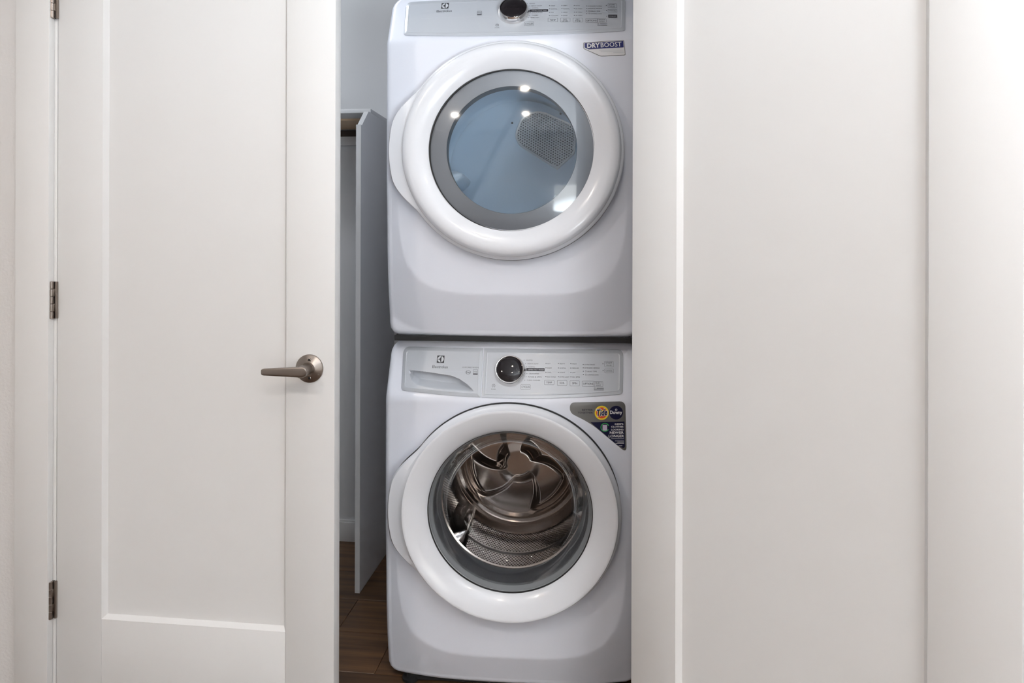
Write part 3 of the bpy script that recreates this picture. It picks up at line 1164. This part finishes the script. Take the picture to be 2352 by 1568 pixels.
        for j in range(NR - 1):
            for i in range(NA):
                k = (i + 1) % NA
                f.append((1 + j * NA + i, 1 + (j + 1) * NA + i, 1 + (j + 1) * NA + k, 1 + j * NA + k))
        pyd('back_plate', v, f, 'drum_paint', drum, 60)
        # exhaust grille: rounded plate of small holes on the back plate
        gpoly = [(-0.020, 0.633), (0.008, 0.703), (0.068, 0.718), (0.172, 0.671), (0.192, 0.648), (0.186, 0.568), (0.126, 0.514), (-0.006, 0.598)]
        go = rounded(gpoly, [0.03, 0.035, 0.03, 0.02, 0.02, 0.012, 0.004, 0.03], 6)

        def inside(px_, pz_, poly):
            c = False
            for i in range(len(poly)):
                x1, z1 = poly[i - 1]
                x2, z2 = poly[i]
                if (z1 > pz_) != (z2 > pz_) and px_ < (x2 - x1) * (pz_ - z1) / (z2 - z1) + x1:
                    c = not c
            return c
        gi = inset(go, 0.006)
        an = R(-32)
        ca, sa = math.cos(an), math.sin(an)
        v, f = [], []
        pit = 0.0086
        yg = 0.43 - 0.0165
        for jj in range(-30, 31):
            for ii in range(-30, 31):
                u, w = (ii + (0.5 if jj % 2 else 0)) * pit, jj * pit * 0.9
                x, z = 0.085 + u * ca - w * sa, 0.62 + u * sa + w * ca
                if not inside(x, z, gi):
                    continue
                b = len(v)
                for k in range(8):
                    t = k * math.pi / 4
                    m_ = max(abs(math.cos(t)), abs(math.sin(t)))
                    uu, vv = math.cos(t) / m_ * pit / 2, math.sin(t) / m_ * pit * 0.45
                    v.append((x + uu * ca - vv * sa, yg, z + uu * sa + vv * ca - zc))
                for k in range(8):
                    t = k * math.pi / 4
                    uu, vv = math.cos(t) * 0.0024, math.sin(t) * 0.0022
                    v.append((x + uu * ca - vv * sa, yg + 0.0018, z + uu * sa + vv * ca - zc))
                for k in range(8):
                    l = (k + 1) % 8
                    f.append((b + k, b + l, b + 8 + l, b + 8 + k))
        g = pyd('exhaust_grille', v, f, 'drum_grille', drum)
        g['kind'] = 'stuff'
        # rim and backing of the grille
        n = len(go)
        gi2 = inset(go, 0.008)
        v = [(p[0], 0.424, p[1] - zc) for p in go] + [(p[0], yg - 0.0012, p[1] - zc) for p in inset(go, 0.0025)] + [(p[0], yg + 0.0004, p[1] - zc) for p in gi2]
        f = [(k, (k + 1) % n, n + (k + 1) % n, n + k) for k in range(n)] + [(n + k, n + (k + 1) % n, 2 * n + (k + 1) % n, 2 * n + k) for k in range(n)]
        pyd('grille_rim', v, f, 'drum_grille', drum, 30)
        v = [(p[0], yg + 0.0042, p[1] - zc) for p in inset(go, 0.003)]
        pyd('grille_backing', v, [tuple(range(n))], 'grey_rubber', drum)
        for (sx, sz) in [(-0.026, 0.674), (0.136, 0.703), (0.200, 0.560)]:
            lathe_obj('screw', [(0.0, 0.003), (0.0012, 0.003), (0.0032, 0.0018), (0.0036, 0.0)], 'ink_grey', drum, (sx, 0.419, sz - zc), 16)
        # vanes
        for l in (R(197), R(317)):
            sec = [(-0.052, -0.001), (-0.040, 0.012), (-0.030, 0.050), (-0.022, 0.078), (-0.011, 0.089), (0.0, 0.092), (0.011, 0.089), (0.022, 0.078), (0.030, 0.050), (0.040, 0.012), (0.052, -0.001)]
            lv_, lf_ = [], []
            ys = [0.118, 0.124, 0.140, 0.20, 0.34, 0.395, 0.408]
            sc = [0.0, 0.6, 0.95, 1.0, 0.95, 0.6, 0.0]
            for yy, s_ in zip(ys, sc):
                for (u, h) in sec:
                    rr = DR + 0.001 - max(0, h) * s_
                    aa = l + u * (0.8 + 0.2 * s_) / DR
                    lv_.append((rr * math.cos(aa), yy, rr * math.sin(aa) * EZ))
            ns_ = len(sec)
            for j in range(len(ys) - 1):
                for k in range(ns_ - 1):
                    lf_.append((j * ns_ + k, j * ns_ + k + 1, (j + 1) * ns_ + k + 1, (j + 1) * ns_ + k))
            pyd('drum_vane', lv_, lf_, 'drum_paint', drum, 50)
        parts.append(drum)

    # ---------------- stickers
    if washer:
        po = rounded([(0.1700, 0.7985), (0.3185, 0.8020), (0.3200, 0.6640), (0.2950, 0.6690), (0.2215, 0.7417), (0.1790, 0.7632)],
                     [0.026, 0.016, 0.020, 0.020, 0.02, 0.018], 8)
        po = rounded([(0.1640, 0.7985), (0.3155, 0.8020), (0.3200, 0.6600), (0.2215, 0.7417), (0.1640, 0.7700)], [0.020, 0.016, 0.020, 0.03, 0.018], 8)
        st = patch('promotional_sticker', surf, densify(po, 0.006), (0.235, 0.30, 0.765), 'print_silver', root, [(0.0, 0.0002), (0.0003, 0.0009)], 8)
        st['label'] = 'silver and navy promotional sticker with two round badges'
        nv = Print(surf, 0.0013)
        nv.poly(densify(rounded([(0.2200, 0.7450), (0.3135, 0.7471), (0.3155, 0.6720), (0.2960, 0.6810), (0.2500, 0.7200)], [0.001, 0.001, 0.018, 0.012, 0.004], 8), 0.006))
        nv.disc(0.2905, 0.7716, 0.0188, 48)
        yl, rd, wh, bl, gr, li = Print(surf, 0.0013), Print(surf, 0.0016), Print(surf, 0.0022), Print(surf, 0.0022), Print(surf, 0.0017), Print(surf, 0.0017)
        yl.disc(0.2511, 0.7710, 0.0193, 48)
        rd.ring(0.2511, 0.7710, 0.0085, 0.0150, 48)
        w2 = Print(surf, 0.0019)
        w2.text('Tide', 0.2345, 0.7600, 0.0330, 0.0215, shear=0.16, rot=0.08, bold=0.07)
        bl.text('Tide', 0.2362, 0.7618, 0.0298, 0.0182, shear=0.16, rot=0.08, bold=0.03)
        wh.text('Downy', 0.2738, 0.7650, 0.0334, 0.0125, bold=0.03)
        wh.ring(0.2905, 0.7795, 0.0018, 0.0030, 20)
        wh.text('KEEPS', 0.3105, 0.7382, 0.0235, 0.0045, 'R', bold=0.025)
        wh.text('CLOTHES', 0.3107, 0.7306, 0.0340, 0.0048, 'R', bold=0.025)
        wh.text('LOOKING', 0.3109, 0.7230, 0.0338, 0.0048, 'R', bold=0.025)
        wh.text('NEWER', 0.3116, 0.7137, 0.0385, 0.0068, 'R', bold=0.025)
        wh.text('LONGER', 0.3124, 0.7040, 0.0425, 0.0072, 'R', bold=0.025)
        for x0, z in [(0.2770, 0.6996), (0.2875, 0.6936), (0.2940, 0.6906), (0.2890, 0.6872), (0.2975, 0.6806)]:
            x1 = 0.3125 if z > 0.685 else 0.3075
            wh.rect(x0, z, x1, z + 0.0013)
        dk = Print(surf, 0.0013)
        dk.text('BETTER', 0.2271, 0.7765, 0.0296, 0.0046, 'R', bold=0.025)
        dk.text('TOGETHER', 0.2271, 0.7690, 0.0416, 0.0046, 'R', bold=0.025)
        gr.ring(0.2600, 0.7315, 0.0098, 0.0120, 40, R(20), R(330))
        li.rect(0.2535, 0.7240, 0.2660, 0.7385)
        li.rect(0.2550, 0.7225, 0.2645, 0.7240)
        nv.build('navy_print', 'print_navy', st)
        yl.build('yellow_badge', 'print_yellow', st)
        rd.build('red_ring', 'print_red', st)
        w2.build('badge_outline', 'print_white', st)
        bl.build('badge_lettering', 'print_navy', st)
        wh.build('white_lettering', 'print_white', st)
        dk.build('dark_lettering', 'ink', st)
        gr.build('green_arrow_ring', 'print_green', st)
        li.build('shirt_mark', 'print_lilac', st)
        parts.append(st)
    else:
        pts = [(0.1975, 0.8155), (0.3095, 0.8225), (0.3140, 0.7805), (0.2455, 0.7765), (0.1972, 0.7980)]
        po = densify(rounded(pts, [0.004, 0.004, 0.004, 0.005, 0.004], 5), 0.006)
        st = patch('promotional_sticker', surf, po, (0.235, 0.28, 0.803), 'print_white', root, [(0.0, 0.0002), (0.0003, 0.0009)], 8)
        st['label'] = 'white sticker with a blue lettered band'
        bd, bl, wh, gy = Print(surf, 0.0013), Print(surf, 0.0013), Print(surf, 0.0017), Print(surf, 0.0013)
        o1, o2 = inset(po, 0.0006), inset(po, 0.0016)
        n = len(o1)
        bd.add(o1 + o2, [(k, (k + 1) % n, n + (k + 1) % n, n + k) for k in range(n)])
        bl.poly(densify([(0.2010, 0.8130), (0.3072, 0.8196), (0.3082, 0.8020), (0.2125, 0.7962), (0.2013, 0.8010)], 0.006))
        wh.text('DRY', 0.2085, 0.7995, 0.0355, 0.0128, rot=0.055, bold=0.04)
        wh.text('BOOST', 0.2455, 0.8014, 0.0570, 0.0130, rot=0.055, bold=0.01)
        for x0, z in [(0.2410, 0.7936), (0.2450, 0.7895), (0.2800, 0.7866)]:
            gy.rect(x0, z, 0.3085, z + 0.0013)
        bd.build('border_line', 'ink', st)
        bl.build('blue_band', 'print_blue', st)
        wh.build('white_lettering', 'print_white', st)
        gy.build('small_print', 'ink_pale', st)
        parts.append(st)
    for p in parts:
        p.location.z += Z0
    # ---------------- feet / stacking frame
    if washer:
        for sx in (-0.29, 0.29):
            for sy in (0.07, 0.66):
                v, f = lathe([(0.0, 0.0), (0.024, 0.0), (0.024, 0.008), (0.012, 0.012), (0.012, 0.024), (0.0, 0.024)], 24)
                v = [(a[0] + sx, a[2] + sy, -a[1]) for a in v]
                pyd('foot', v, f, 'black_rubber', root, 35)
        box('base_shade_panel', (-0.30, 0.06, 0.004), (0.30, 0.08, 0.034), 'dark_cavity', root)  # dark strip painting the shade under the washer
    else:
        box('stacking_frame', (-0.335, 0.045, -0.0128), (0.335, 0.70, 0.002), 'dark_cavity', root)
    return root


wm = tag(machine('washer'), 'white front-loading washing machine standing on the floor below the dryer', 'washing machine')
td = tag(machine('dryer'), 'white tumble dryer with a domed glass door stacked on the washer', 'dryer')

# ================================================================== CEILING LAMPS
cl = tag(empty('closet_fill_lamp', (-1.00, 1.86, CEIL)), 'added small round flush lamp on the closet ceiling for fill light', 'lamp')
v, f = lathe([(0.132, 0.0), (0.136, 0.006), (0.134, 0.014), (0.126, 0.016)], 64)
pyd('lamp_base', [(a[0], a[2], a[1]) for a in v], f, 'trim_paint', cl, 35)
v, f = lathe([(0.0, 0.028), (0.06, 0.026), (0.11, 0.021), (0.126, 0.015)], 64)
pyd('diffuser', [(a[0], a[2], a[1]) for a in v], f, 'closet_fill_lens', cl, 60)
l = area('closet_fill_light', (0, 0, 0), (0, 0, 0), 0.24, 0.24, 3.8, (0.88, 0.94, 1.0), 'DISK')  # unseen source added to brighten the upper closet and dryer
l.parent = cl
l.location = (0, 0, -0.032)
# ------------------------------------------------------------------ the hall
names = ['recessed ceiling lamp in the hall directly in front of the closet', 'recessed ceiling lamp in the hall above and behind the camera', 'recessed ceiling lamp at the left end of the hall', 'added recessed ceiling lamp at the right end of the hall']
for (x, y), lb, cpw in zip(CANS, names, CAN_POWER):
    c = tag(empty('ceiling_lamp', (x, y, CEIL)), lb, 'lamp', 'recessed lamps in the hall ceiling')
    v, f = lathe([(0.060, 0.0), (0.060, 0.004), (0.088, 0.006), (0.092, 0.003), (0.092, 0.0)], 48)
    pyd('trim_ring', [(a[0], a[2], a[1]) for a in v], f, 'trim_paint', c, 35)
    v, f = lathe([(0.0, 0.003), (0.060, 0.003), (0.060, 0.0005)], 48)
    pyd('lens', [(a[0], a[2], a[1]) for a in v], f, 'lamp_lens', c, 35)
    l = area('lamp_light', (x, y, CEIL - 0.012), (0, 0, 0), 0.12, 0.12, cpw, (1.0, 0.91, 0.82), 'DISK')
    l.parent = c
    l.location = (0, 0, -0.012)
